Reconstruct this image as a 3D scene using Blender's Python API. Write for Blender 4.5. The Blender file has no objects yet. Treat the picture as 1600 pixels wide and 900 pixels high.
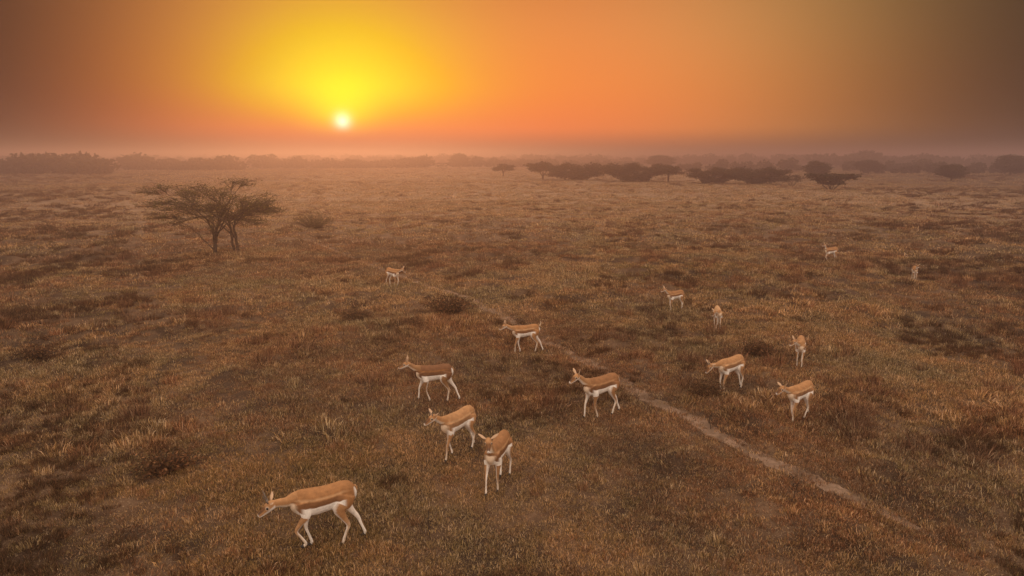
import bpy, math, random
import numpy as np
from mathutils import Vector

# ---------------------------------------------------------------- camera, sky, sun
scene = bpy.context.scene
col = scene.collection
R = math.radians
SUN_AZ, SUN_EL = -13.58, 2.72

cam_d = bpy.data.cameras.new('camera')
cam = bpy.data.objects.new('camera', cam_d)
col.objects.link(cam)
cam.location = (0, 0, 5.0)
cam.rotation_euler = (R(90 - 10.9), 0, 0)
cam_d.sensor_width = 36
cam_d.lens = 24.0
cam_d.clip_start = 0.1
cam_d.clip_end = 8000
scene.camera = cam

sun_dir = Vector((math.sin(R(SUN_AZ)) * math.cos(R(SUN_EL)),
                  math.cos(R(SUN_AZ)) * math.cos(R(SUN_EL)), math.sin(R(SUN_EL))))
sun_d = bpy.data.lights.new('sun', 'SUN')
sun_d.energy = 0.78
sun_d.angle = R(3.0)
sun_d.color = (1.0, 0.55, 0.22)
sun = bpy.data.objects.new('sun', sun_d)
col.objects.link(sun)
sun.location = (-20, 80, 30)
sun.rotation_euler = (-sun_dir).to_track_quat('-Z', 'Y').to_euler()

ZENITH = (1.58, 1.33, 1.13)
BACK_SKY = tuple(Vector((0.05, -0.42, 0.90)).normalized())
world = bpy.data.worlds.new('World')
scene.world = world
world.use_nodes = True


class NT:
    """small helper that writes node expressions"""
    def __init__(self, tree):
        self.t = tree
        tree.nodes.clear()

    def n(self, kind, **kw):
        nd = self.t.nodes.new(kind)
        for k, v in kw.items():
            setattr(nd, k, v)
        return nd

    def put(self, sock, v):
        if isinstance(v, bpy.types.NodeSocket):
            self.t.links.new(v, sock)
        elif v is not None:
            if sock.type == 'RGBA' and len(v) == 3:
                v = tuple(v) + (1.0,)
            sock.default_value = v

    def m(self, op, a, b=None, c=None, clamp=False):
        nd = self.n('ShaderNodeMath', operation=op, use_clamp=clamp)
        for i, v in enumerate((a, b, c)):
            if v is not None:
                self.put(nd.inputs[i], v)
        return nd.outputs[0]

    def vm(self, op, a, b=None, scale=None):
        nd = self.n('ShaderNodeVectorMath', operation=op)
        self.put(nd.inputs[0], a)
        if b is not None:
            self.put(nd.inputs[1], b)
        if scale is not None:
            self.put(nd.inputs['Scale'], scale)
        return nd.outputs['Value' if op in ('DOT_PRODUCT', 'LENGTH') else 'Vector']

    def smooth(self, v, lo, hi, a=0.0, b=1.0):
        nd = self.n('ShaderNodeMapRange', interpolation_type='SMOOTHSTEP')
        for i, q in enumerate((v, lo, hi, a, b)):
            self.put(nd.inputs[i], q)
        return nd.outputs[0]

    def mix(self, f, a, b, mode='MIX'):
        nd = self.n('ShaderNodeMix', data_type='RGBA', blend_type=mode)
        self.put(nd.inputs[0], f)
        self.put(nd.inputs[6], a)
        self.put(nd.inputs[7], b)
        return nd.outputs[2]

    def noise(self, vec, scale, detail=4, rough=0.55):
        nd = self.n('ShaderNodeTexNoise')
        if vec is not None:
            self.put(nd.inputs['Vector'], vec)
        nd.inputs['Scale'].default_value = scale
        nd.inputs['Detail'].default_value = detail
        nd.inputs['Roughness'].default_value = rough
        return nd.outputs[0]

    def expo(self, v, sig, p):      # exp(-(v/sig)^p), v >= 0
        return self.m('EXPONENT', self.m('MULTIPLY', self.m('POWER', self.m('DIVIDE', v, sig), p), -1.0))


def build_world():
    t = NT(world.node_tree)
    d = t.vm('NORMALIZE', t.n('ShaderNodeTexCoord').outputs['Generated'])
    sep = t.n('ShaderNodeSeparateXYZ')
    t.put(sep.inputs[0], d)
    x, y, z = sep.outputs
    el = t.m('MULTIPLY', t.m('ARCSINE', z), 57.29578)
    az = t.m('MULTIPLY', t.m('ARCTAN2', x, y), 57.29578)
    th = t.m('MULTIPLY', t.m('ARCCOSINE', t.m('MINIMUM', t.vm('DOT_PRODUCT', d, tuple(sun_dir)), 0.9999999)), 57.29578)
    # broad dusty glow round the sun's side of the sky
    q = t.m('ADD', az, 5.0)
    q = t.m('MAXIMUM', q, t.m('MULTIPLY', q, -1.27))
    F = t.m('MULTIPLY', t.expo(q, 30.5, 3.4), t.expo(t.m('MAXIMUM', el, 0.0), 19.0, 2.4))
    glow = t.m('ADD', t.m('MULTIPLY', t.expo(th, 7.0, 1.7), 0.82), t.m('MULTIPLY', t.expo(th, 18.0, 2.0), 0.11))
    glow = t.m('MULTIPLY', glow, t.smooth(el, 1.3, 6.0))
    hor = t.smooth(el, 0.0, 2.5)
    grey = t.smooth(az, 0.0, 30.0, 1.0, 1.75)
    r = t.m('MULTIPLY', t.m('MULTIPLY_ADD', glow, 0.35, t.m('MULTIPLY_ADD', hor, 0.66, 0.34)), F)
    g = t.m('MULTIPLY', t.m('ADD', glow, t.m('MULTIPLY_ADD', hor, 0.125, t.smooth(el, 3.0, 12.0, 0.080, 0.150))), t.m('MULTIPLY', F, grey))
    b = t.m('SUBTRACT', t.m('MULTIPLY_ADD', hor, 0.005, t.smooth(el, 3.0, 12.0, 0.036, 0.066)), t.m('MULTIPLY', glow, 0.17))
    b = t.m('MULTIPLY', t.m('MAXIMUM', b, 0.0), t.m('MULTIPLY', F, grey))
    comb = t.n('ShaderNodeCombineXYZ')
    for i, v in enumerate((r, g, b)):
        t.put(comb.inputs[i], v)
    sky = comb.outputs[0]
    # dim dusty base all round the horizon, paler sky overhead and on the side away from the sun
    sky = t.vm('ADD', sky, (0.022, 0.015, 0.011))
    zen = t.smooth(t.vm('DOT_PRODUCT', d, BACK_SKY), -0.14, 0.62)
    sky = t.vm('ADD', sky, t.vm('SCALE', ZENITH, scale=zen))
    # the veiled disc
    disc = t.m('MULTIPLY', t.expo(th, 0.56, 1.7), t.smooth(el, 1.2, 2.4))
    sky = t.vm('ADD', sky, t.vm('SCALE', (0.9, 0.9, 0.95), scale=disc))
    halo = t.m('MULTIPLY', t.expo(th, 2.4, 2.0), t.smooth(el, 1.0, 3.4))
    sky = t.vm('ADD', sky, t.vm('SCALE', (0.3, 0.38, 0.0), scale=halo))
    bg = t.n('ShaderNodeBackground')
    t.put(bg.inputs['Color'], sky)
    bg.inputs['Strength'].default_value = 1.0
    # clear-air part of the sky
    st = t.n('ShaderNodeTexSky')
    st.sky_type = 'NISHITA'
    st.sun_disc = False
    st.sun_elevation = R(SUN_EL)
    st.sun_rotation = R(SUN_AZ)
    st.dust_density = 4.0
    bg2 = t.n('ShaderNodeBackground')
    t.put(bg2.inputs['Color'], t.vm('SCALE', st.outputs[0], scale=t.smooth(el, 12.0, 40.0)))   # clear air above the dust
    bg2.inputs['Strength'].default_value = 0.05
    add = t.n('ShaderNodeAddShader')
    t.t.links.new(bg.outputs[0], add.inputs[0])
    t.t.links.new(bg2.outputs[0], add.inputs[1])
    out = t.n('ShaderNodeOutputWorld')
    t.t.links.new(add.outputs[0], out.inputs['Surface'])


build_world()
scene.view_settings.view_transform = 'Standard'
scene.view_settings.look = 'None'
scene.view_settings.exposure = 0.0
scene.view_settings.gamma = 1.0
scene.view_settings.use_curve_mapping = False
cy = scene.cycles
cy.use_denoising = True
cy.max_bounces = 5
cy.diffuse_bounces = 3
cy.glossy_bounces = 1
cy.transmission_bounces = 3
cy.volume_bounces = 0
cy.transparent_max_bounces = 4
cy.caustics_reflective = False
cy.caustics_refractive = False
cy.sample_clamp_indirect = 4.0

# ---------------------------------------------------------------- helpers
rng = np.random.default_rng(7)
random.seed(7)


def tag(o, label=None, cat=None, group=None, kind=None):
    for k, v in (('label', label), ('category', cat), ('group', group), ('kind', kind)):
        if v:
            o[k] = v
    return o


def empty(name, loc, rz=0.0):
    o = bpy.data.objects.new(name, None)
    o.empty_display_size = 0.2
    o.location = loc
    o.rotation_euler = (0, 0, rz)
    col.objects.link(o)
    return o


def mesh(name, v, faces, mat=None, smooth=False):
    """v: (n,3) array, faces: (m,3|4) array or list of such arrays"""
    me = bpy.data.meshes.new(name)
    if not isinstance(faces, (list, tuple)):
        faces = [faces]
    faces = [np.asarray(f, dtype=np.int32) for f in faces if len(f)]
    loops = np.concatenate([f.ravel() for f in faces])
    tot = np.concatenate([np.full(len(f), f.shape[1], dtype=np.int32) for f in faces])
    start = np.concatenate([[0], np.cumsum(tot)[:-1]]).astype(np.int32)
    me.vertices.add(len(v))
    me.vertices.foreach_set('co', np.ascontiguousarray(v, dtype=np.float32).ravel())
    me.loops.add(len(loops))
    me.loops.foreach_set('vertex_index', loops)
    me.polygons.add(len(tot))
    me.polygons.foreach_set('loop_start', start)
    me.polygons.foreach_set('loop_total', tot)
    if smooth:
        me.polygons.foreach_set('use_smooth', np.ones(len(tot), dtype=bool))
    me.update(calc_edges=True)
    if mat:
        me.materials.append(mat)
    return me


def add(name, me, parent=None):
    o = bpy.data.objects.new(name, me)
    col.objects.link(o)
    if parent:
        o.parent = parent
    return o


def vcol(me, name, c):
    a = me.attributes.new(name, 'FLOAT_COLOR', 'POINT')
    c4 = np.ones((len(c), 4), dtype=np.float32)
    c4[:, :3] = c
    a.data.foreach_set('color', c4.ravel())


def hash2(i, j, seed):
    h = (i.astype(np.int64) * 374761393 + j.astype(np.int64) * 668265263 + seed * 974711) & 0xFFFFFFFF
    h = ((h ^ (h >> 13)) * 1274126177) & 0xFFFFFFFF
    h = h ^ (h >> 16)
    return (h & 0xFFFF) / 65535.0


def vnoise(x, y, s, seed=0, octv=1):
    x = np.asarray(x, dtype=float) / s
    y = np.asarray(y, dtype=float) / s
    out, amp, tot = 0.0, 1.0, 0.0
    for o in range(octv):
        i, j = np.floor(x), np.floor(y)
        fx, fy = x - i, y - j
        fx, fy = fx * fx * (3 - 2 * fx), fy * fy * (3 - 2 * fy)
        a, b = hash2(i, j, seed + o), hash2(i + 1, j, seed + o)
        c, d = hash2(i, j + 1, seed + o), hash2(i + 1, j + 1, seed + o)
        out = out + amp * ((a * (1 - fx) + b * fx) * (1 - fy) + (c * (1 - fx) + d * fx) * fy)
        tot += amp
        amp *= 0.5
        x, y = x * 2.03 + 17.1, y * 2.03 + 5.3
    return out / tot


def sstep(v, lo, hi):
    t = np.clip((v - lo) / (hi - lo), 0, 1)
    return t * t * (3 - 2 * t)


PATH = np.array([(-14.5, 46.0), (-9.5, 36.5), (-4.94, 28.87), (-1.35, 23.58), (0.0, 20.69), (1.38, 17.76), (2.28, 15.53),
                 (2.77, 14.09), (3.63, 12.2), (4.64, 10.25), (5.45, 8.91), (5.9, 8.1)])
TRAIL = np.array([(-56.0, 98.8), (-33.0, 60.0), (-19.2, 34.6), (-14.6, 26.5), (-11.2, 20.7), (-7.4, 15.5), (-5.2, 13.0), (-4.2, 11.2)])


def catmull(P, n):
    P = np.asarray(P, dtype=float)
    Q = np.vstack([2 * P[0] - P[1], P, 2 * P[-1] - P[-2]])
    out = []
    for k in range(len(P) - 1):
        p0, p1, p2, p3 = Q[k:k + 4]
        for t in np.linspace(0, 1, n, endpoint=False):
            out.append(0.5 * (2 * p1 + (p2 - p0) * t + (2 * p0 - 5 * p1 + 4 * p2 - p3) * t * t
                              + (3 * p1 - p0 - 3 * p2 + p3) * t ** 3))
    out.append(P[-1])
    return np.array(out)


PATHC = catmull(PATH, 6)
PATHC[:, 0] += (vnoise(PATHC[:, 1], PATHC[:, 1] * 0, 1.6, 91, 2) - 0.5) * 0.35
TRAILC = catmull(TRAIL, 12)


def dist_line(x, y, C):
    best = np.full(np.shape(x), 1e9)
    for a, b in zip(C[:-1], C[1:]):
        ab = b - a
        t = np.clip(((x - a[0]) * ab[0] + (y - a[1]) * ab[1]) / (ab @ ab), 0, 1)
        best = np.minimum(best, np.hypot(x - a[0] - t * ab[0], y - a[1] - t * ab[1]))
    return best


STAND = [(-2.47, 8.24), (-.93, 11.05), (-.22, 9.95), (-1.62, 13.62), (.36, 17.39), (1.74, 12.74), (4.72, 14.15), (6.88, 15.72), (5.5, 12.42),
         (6.02, 19.45), (5.36, 21.95), (16.93, 28.3), (-4.65, 26.25)]


def hummock(x, y):
    """knee-low heaps of grass, 0 to 1"""
    r = np.hypot(x, y)
    k = sstep(vnoise(x, y, 0.95, 111, 2), 0.42, 0.80) * (0.25 + 0.75 * sstep(vnoise(x, y, 6.0, 113, 2), 0.34, 0.62))
    k = k * (1 - sstep(r, 42, 75)) * sstep(dist_line(x, y, PATHC), 0.35, 1.0)
    for a in STAND:
        k = k * sstep(np.hypot(x - a[0], y - a[1]), 0.45, 1.0)
    return k


def height(x, y):
    x = np.asarray(x, dtype=float)
    y = np.asarray(y, dtype=float)
    r = np.hypot(x, y)
    h = (vnoise(x, y, 9.0, 3, 2) - 0.5) * 0.30 + (vnoise(x, y, 2.3, 5, 2) - 0.5) * 0.10
    h = h + (vnoise(x, y, 45.0, 9) - 0.5) * 0.35 * sstep(r, 25, 90)
    h = h * (1 - sstep(r, 250, 600)) + 0.24 * hummock(x, y)
    h = h - 0.05 * (1 - sstep(dist_line(x, y, PATHC), 0.06, 0.45))
    return h


# ---------------------------------------------------------------- materials
def material(name):
    m = bpy.data.materials.new(name)
    m.use_nodes = True
    return m, NT(m.node_tree)


def finish(t, shader, disp=None):
    out = t.n('ShaderNodeOutputMaterial')
    t.t.links.new(shader, out.inputs['Surface'])


def principled(t, colr, rough=0.9, bump=None, strength=0.4, dist=0.02, spec=0.2):
    p = t.n('ShaderNodeBsdfPrincipled')
    t.put(p.inputs['Base Color'], colr)
    t.put(p.inputs['Roughness'], rough)
    p.inputs['Specular IOR Level'].default_value = spec
    if bump is not None:
        bp = t.n('ShaderNodeBump')
        bp.inputs['Strength'].default_value = strength
        bp.inputs['Distance'].default_value = dist
        t.put(bp.inputs['Height'], bump)
        t.t.links.new(bp.outputs[0], p.inputs['Normal'])
    return p.outputs[0]


def world_pos(t):
    return t.n('ShaderNodeNewGeometry').outputs['Position']


def mat_ground():
    m, t = material('dry_grassland')
    P = world_pos(t)
    big = t.noise(P, 0.09, 4, 0.6)
    mid = t.noise(P, 0.7, 5, 0.65)
    fine = t.noise(P, 9.0, 4, 0.7)
    grit = t.noise(P, 42.0, 3, 0.7)
    c = t.mix(t.smooth(mid, 0.36, 0.64), (0.040, 0.023, 0.014), (0.125, 0.072, 0.040))
    c = t.mix(t.smooth(big, 0.40, 0.62), c, t.mix(t.smooth(mid, 0.4, 0.62), (0.065, 0.035, 0.021), (0.16, 0.09, 0.05)))
    sp = t.n('ShaderNodeSeparateXYZ')
    t.put(sp.inputs[0], P)
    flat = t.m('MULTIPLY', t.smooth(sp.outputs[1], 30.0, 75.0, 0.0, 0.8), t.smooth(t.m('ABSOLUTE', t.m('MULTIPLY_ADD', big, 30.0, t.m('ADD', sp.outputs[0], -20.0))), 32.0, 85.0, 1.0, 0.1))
    c = t.mix(flat, c, t.mix(t.smooth(mid, 0.35, 0.65), (0.26, 0.155, 0.09), (0.40, 0.26, 0.16)))   # cropped pale flat farther out, its sides darkened as painted vignette
    c = t.mix(t.m('MULTIPLY', t.smooth(fine, 0.52, 0.68), 0.75), c, (0.075, 0.042, 0.025))
    c = t.mix(t.m('MULTIPLY', t.smooth(grit, 0.55, 0.70), 0.6), c, (0.42, 0.29, 0.17))
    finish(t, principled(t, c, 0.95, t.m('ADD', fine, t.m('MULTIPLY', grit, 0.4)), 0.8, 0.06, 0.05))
    return m


def mat_path():
    m, t = material('bare_trodden_earth')
    P = world_pos(t)
    a = t.noise(P, 2.2, 4, 0.6)
    f = t.noise(P, 26.0, 4, 0.7)
    c = t.mix(t.smooth(a, 0.35, 0.66), (0.15, 0.093, 0.059), (0.31, 0.196, 0.128))
    c = t.mix(t.m('MULTIPLY', t.smooth(f, 0.52, 0.66), 0.6), c, (0.17, 0.10, 0.06))
    lit = t.noise(P, 5.5, 4, 0.7)
    c = t.mix(t.m('MULTIPLY', t.smooth(lit, 0.50, 0.62), 0.5), c, t.mix(t.smooth(f, 0.4, 0.6), (0.06, 0.035, 0.021), (0.17, 0.10, 0.055)))   # litter lying across it
    finish(t, principled(t, c, 0.95, f, 0.8, 0.04, 0.05))
    return m


def mat_leafy(name, attr='tint', trans=0.35, gain=1.0, pos_scale=0.35, warm=(1.18, 0.97, 0.84), cool=(0.92, 0.90, 0.86)):
    """thin dry blades or leaves: own tint per blade, slow drift of colour over the ground"""
    m, t = material(name)
    at = t.n('ShaderNodeAttribute', attribute_name=attr)
    c = at.outputs['Color']
    n = t.noise(world_pos(t), pos_scale, 3, 0.6)
    c = t.mix(1.0, c, t.mix(t.smooth(n, 0.36, 0.64), cool, warm), 'MULTIPLY')
    if gain != 1.0:
        c = t.mix(1.0, c, (gain, gain, gain), 'MULTIPLY')
    d = t.n('ShaderNodeBsdfDiffuse')
    t.put(d.inputs['Color'], c)
    tr = t.n('ShaderNodeBsdfTranslucent')
    t.put(tr.inputs['Color'], c)
    mx = t.n('ShaderNodeMixShader')
    mx.inputs[0].default_value = trans
    t.t.links.new(d.outputs[0], mx.inputs[1])
    t.t.links.new(tr.outputs[0], mx.inputs[2])
    finish(t, mx.outputs[0])
    return m


def mat_bark():
    m, t = material('dark_bark')
    f = t.noise(world_pos(t), 14.0, 4, 0.7)
    c = t.mix(t.smooth(f, 0.35, 0.65), (0.035, 0.022, 0.015), (0.11, 0.07, 0.045))
    finish(t, principled(t, c, 0.9, f, 0.6, 0.03, 0.1))
    return m


def mat_coat():
    m, t = material('antelope_coat')
    at = t.n('ShaderNodeAttribute', attribute_name='coat')
    P = t.n('ShaderNodeTexCoord').outputs['Object']
    n = t.noise(P, 16.0, 3, 0.6)
    f = t.noise(P, 120.0, 2, 0.6)
    k = t.m('ADD', t.m('MULTIPLY', n, 0.75), t.m('MULTIPLY', f, 0.5))
    k = t.m('ADD', k, 0.38)
    comb = t.n('ShaderNodeCombineXYZ')
    for i in range(3):
        t.put(comb.inputs[i], k)
    c = t.mix(1.0, at.outputs['Color'], comb.outputs[0], 'MULTIPLY')
    finish(t, principled(t, c, 0.7, f, 0.35, 0.004, 0.2))
    return m


def mat_plain(name, c, rough, spec=0.3):
    m, t = material(name)
    n = t.noise(t.n('ShaderNodeTexCoord').outputs['Object'], 40.0, 2, 0.5)
    finish(t, principled(t, t.mix(t.smooth(n, 0.3, 0.7), tuple(q * 0.8 for q in c), tuple(q * 1.15 for q in c)), rough, spec=spec))
    return m


M = dict(ground=mat_ground(), path=mat_path(), bark=mat_bark(), coat=mat_coat(),
         grass=mat_leafy('dry_grass_blades'), scrub=mat_leafy('scrub_leaves', trans=0.25),
         leaf=mat_leafy('thorn_tree_leaves', trans=0.35, pos_scale=0.9, warm=(1.15, 1.0, 0.8), cool=(0.85, 0.95, 0.9)),
         hoof=mat_plain('dark_hoof', (0.03, 0.022, 0.018), 0.5), eye=mat_plain('dark_eye', (0.008, 0.006, 0.005), 0.12, 0.5),
         horn=mat_plain('grey_horn', (0.16, 0.12, 0.09), 0.5),
         nose=mat_plain('dark_nose', (0.03, 0.02, 0.018), 0.4))

# ---------------------------------------------------------------- ground
def build_ground():
    radii = np.concatenate([[0.0], np.geomspace(1.2, 90, 430), np.geomspace(96, 3200, 46)])
    na = 900
    ang = np.linspace(0, 2 * np.pi, na, endpoint=False)
    rr, aa = np.meshgrid(radii[1:], ang, indexing='ij')
    x, y = rr * np.sin(aa), rr * np.cos(aa)
    v = np.stack([x.ravel(), y.ravel(), height(x, y).ravel()], 1)
    v = np.vstack([v, [[0, 0, float(height(0.0, 0.0))]]])
    nr = len(radii) - 1
    i = np.arange(nr - 1)[:, None] * na
    j = np.arange(na)[None, :]
    jn = (j + 1) % na
    q = np.stack([i + j, i + na + j, i + na + jn, i + jn], -1).reshape(-1, 4)
    c = len(v) - 1
    tri = np.stack([np.full(na, c), np.arange(na), (np.arange(na) + 1) % na], 1)
    me = mesh('ground', v, [q[:, ::-1], tri[:, ::-1]], M['ground'], True)
    tag(add('ground', me), kind='structure')


def build_path(name, C, half, seed):
    d = np.gradient(C, axis=0)
    d /= np.linalg.norm(d, axis=1)[:, None]
    nrm = np.stack([-d[:, 1], d[:, 0]], 1)
    fine = []
    for k in range(len(C) - 1):
        for t in np.linspace(0, 1, 10, endpoint=False):
            fine.append(np.concatenate([C[k] * (1 - t) + C[k + 1] * t, nrm[k] * (1 - t) + nrm[k + 1] * t]))
    fine = np.array(fine)
    s = np.linspace(0, 1, len(fine))
    wl = half * (0.35 + 1.5 * vnoise(s * 400, s * 0, 3.0, seed, 5)) * sstep(1 - s, 0, .16) * (.4 + .6 * sstep(s, 0, .3))
    wr = half * (0.35 + 1.5 * vnoise(s * 400, s * 0 + 40, 3.0, seed, 5)) * sstep(1 - s, 0, .16) * (.4 + .6 * sstep(s, 0, .3))
    cols = []
    for k, f in enumerate(np.linspace(-1, 1, 7)):
        off = np.where(f < 0, f * wl, f * wr)
        p = fine[:, :2] + fine[:, 2:] * off[:, None]
        z = height(p[:, 0], p[:, 1]) + 0.006
        cols.append(np.column_stack([p, z]))
    v = np.concatenate(cols)
    n = len(fine)
    k = np.arange(6)[:, None] * n
    j = np.arange(n - 1)[None, :]
    q = np.stack([k + j, k + n + j, k + n + j + 1, k + j + 1], -1).reshape(-1, 4)
    tag(add(name, mesh(name, v, q, M['path'], True)), kind='structure')


build_ground()
build_path('path', PATHC, 0.16, 31)

# ---------------------------------------------------------------- grass (stuff)
STRAW = [(.46, .315, .155), (.39, .255, .105), (.64, .48, .30), (.23, .145, .070), (.12, .077, .045)]
RUSSET = [(.27, .145, .074), (.19, .096, .05), (.38, .225, .12), (.10, .056, .034), (.52, .37, .24)]
OLIVE = [(.29, .20, .080), (.21, .145, .058), (.40, .28, .13), (.13, .085, .042), (.52, .38, .22)]
BUSHLET = [(.19, .098, .056), (.15, .075, .043), (.27, .155, .09), (.10, .055, .034), (.36, .24, .15)]
DARK = [(.11, .060, .034), (.15, .080, .043), (.07, .045, .026), (.24, .135, .070), (.12, .078, .037)]


def tuft(seed, n, rad, hmin, hmax, wid, lean, pal, fray=0.0):
    g = np.random.default_rng(seed)
    a = g.uniform(0, 2 * np.pi, n)
    r = rad * np.sqrt(g.uniform(0, 1, n))
    bx, by = r * np.cos(a), r * np.sin(a)
    L = g.uniform(hmin, hmax, n)
    la = a + g.normal(0, 1.1, n)
    ln = np.clip(g.normal(lean, 0.42, n), 0.02, 1.5)
    wa = g.uniform(0, np.pi, n)
    w = wid * g.uniform(0.6, 1.3, n)
    dx, dy = np.cos(la), np.sin(la)
    wx, wy = np.cos(wa) * w, np.sin(wa) * w
    V = np.zeros((n, 5, 3))
    m1 = 0.55 * L
    s1, s2 = ln * 0.6, np.clip(ln * 1.25, 0, 1.6)
    mx, my, mz = bx + dx * np.sin(s1) * m1, by + dy * np.sin(s1) * m1, np.cos(s1) * m1
    tx, ty, tz = mx + dx * np.sin(s2) * (L - m1), my + dy * np.sin(s2) * (L - m1), mz + np.cos(s2) * (L - m1)
    V[:, 0] = np.stack([bx - wx, by - wy, bx * 0 - 0.02], 1)
    V[:, 1] = np.stack([bx + wx, by + wy, bx * 0 - 0.02], 1)
    V[:, 2] = np.stack([mx + wx * .8, my + wy * .8, mz], 1)
    V[:, 3] = np.stack([mx - wx * .8, my - wy * .8, mz], 1)
    V[:, 4] = np.stack([tx, ty, np.maximum(tz, 0.004)], 1)
    b = np.arange(n) * 5
    q = np.stack([b, b + 1, b + 2, b + 3], 1)
    t = np.stack([b + 3, b + 2, b + 4], 1)
    me = mesh('tuft', V.reshape(-1, 3), [q, t], M['grass'])
    pal = np.array(pal)
    c = pal[g.choice(len(pal), n, p=[.28, .22, .24, .14, .12])] * g.uniform(0.22, 1.6, (n, 1))
    vcol(me, 'tint', np.repeat(c, 5, axis=0))
    return me


def scatter(name, label, cat, pts, scl, meshes, tilt=0.12):
    """one object: points that carry a scale and turn, a tuft standing on each"""
    n = len(pts)
    pts = np.column_stack([pts, height(pts[:, 0], pts[:, 1])])
    me = bpy.data.meshes.new(name)
    me.vertices.add(n)
    me.vertices.foreach_set('co', pts.astype(np.float32).ravel())
    rot = np.column_stack([rng.normal(0, tilt, n), rng.normal(0, tilt, n), rng.uniform(0, 6.283, n)])
    me.attributes.new('turn', 'FLOAT_VECTOR', 'POINT').data.foreach_set('vector', rot.astype(np.float32).ravel())
    scl = np.asarray(scl, dtype=float)
    sv = np.column_stack([scl, scl, np.where(scl > 0.9, 0.9 + (scl - 0.9) * 0.12, scl) * rng.uniform(0.75, 1.3, n)])    # far tufts are broad mats, not tall
    me.attributes.new('size', 'FLOAT_VECTOR', 'POINT').data.foreach_set('vector', sv.astype(np.float32).ravel())
    me.attributes.new('pick', 'INT', 'POINT').data.foreach_set('value', rng.integers(0, len(meshes), n).astype(np.int32))
    me.materials.append(M['grass'])
    o = tag(add(name, me), label, cat, kind='stuff')
    ng = bpy.data.node_groups.new(name, 'GeometryNodeTree')
    ng.interface.new_socket('Geometry', in_out='INPUT', socket_type='NodeSocketGeometry')
    ng.interface.new_socket('Geometry', in_out='OUTPUT', socket_type='NodeSocketGeometry')
    N, L = ng.nodes, ng.links
    gi, go = N.new('NodeGroupInput'), N.new('NodeGroupOutput')
    iop = N.new('GeometryNodeInstanceOnPoints')
    jn = N.new('GeometryNodeJoinGeometry')
    for k, tm in enumerate(meshes):
        src = bpy.data.objects.new(name + '_tuft', tm)
        oi = N.new('GeometryNodeObjectInfo')
        oi.inputs['Object'].default_value = src
        g2i = N.new('GeometryNodeGeometryToInstance')
        L.new(oi.outputs['Geometry'], g2i.inputs[0])
        L.new(g2i.outputs[0], jn.inputs[0])

    def attr(nm, ty):
        a = N.new('GeometryNodeInputNamedAttribute')
        a.data_type = ty
        a.inputs['Name'].default_value = nm
        return a.outputs['Attribute']
    L.new(gi.outputs[0], iop.inputs['Points'])
    L.new(jn.outputs[0], iop.inputs['Instance'])
    iop.inputs['Pick Instance'].default_value = True
    L.new(attr('pick', 'INT'), iop.inputs['Instance Index'])
    L.new(attr('turn', 'FLOAT_VECTOR'), iop.inputs['Rotation'])
    L.new(attr('size', 'FLOAT_VECTOR'), iop.inputs['Scale'])
    L.new(iop.outputs[0], go.inputs[0])
    o.modifiers.new('scatter', 'NODES').node_group = ng
    return o


def fan(r0, r1, dens, half=R(50)):
    n = int(dens * half * (r1 * r1 - r0 * r0))
    r = np.sqrt(rng.uniform(r0 * r0, r1 * r1, n))
    a = rng.uniform(-half, half, n)
    p = np.column_stack([r * np.sin(a), r * np.cos(a)])
    return p


def keep(p, prob):
    return p[rng.uniform(0, 1, len(p)) < prob]


def open_ground(p):          # probability that grass grows: thin on the trodden lines
    k = np.ones(len(p))
    d = dist_line(p[:, 0], p[:, 1], PATHC)
    k *= 1 - (1 - (0.20 + 0.80 * sstep(d + (vnoise(p[:, 0], p[:, 1], 0.6, 15, 2) - .5) * .5, -0.02, 0.42))) * sstep(p[:, 1], 8.2, 10.0)
    d = dist_line(p[:, 0], p[:, 1], TRAILC)
    k *= 0.45 + 0.55 * sstep(d, 0.15, 0.7)
    return k


def clear(p):                # trampled low where an animal stands
    k = np.ones(len(p))
    for a in STAND:
        k *= sstep(np.hypot(p[:, 0] - a[0], p[:, 1] - a[1]), 0.35, 0.75)
    return k


def kindmap(p):
    """russet, olive and straw shares; dark scrub share"""
    x, y = p[:, 0], p[:, 1]
    a = vnoise(x, y, 5.0, 21, 3)
    b = vnoise(x, y, 7.0, 33, 3)
    rus = sstep(a, 0.44, 0.60) * (1 - 0.75 * sstep(y, 38, 75))
    oli = sstep(b, 0.50, 0.66) * (1 - 0.5 * rus) * (1 - 0.7 * sstep(y, 38, 75))
    s = vnoise(x, y, 2.6, 57, 3)
    return rus, oli, s


# dark scrub added as a painted vignette at the view's edges: x, y, radius
VIGNETTE = [(-9.2, 10.0, 4.0), (-6.6, 7.0, 2.4), (-14.0, 19.0, 5.0), (-21.0, 30.0, 7.5), (9.6, 9.6, 4.0), (7.2, 6.9, 2.4), (14.0, 17.5, 5.0),
          (22.0, 28.0, 7.5), (-31.0, 44.0, 10.0), (33.0, 44.0, 10.0), (-62.0, 88.0, 30.0), (72.0, 92.0, 32.0), (-120.0, 150.0, 52.0), (130.0, 150.0, 50.0), (-44.0, 62.0, 16.0), (50.0, 64.0, 16.0)]
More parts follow.
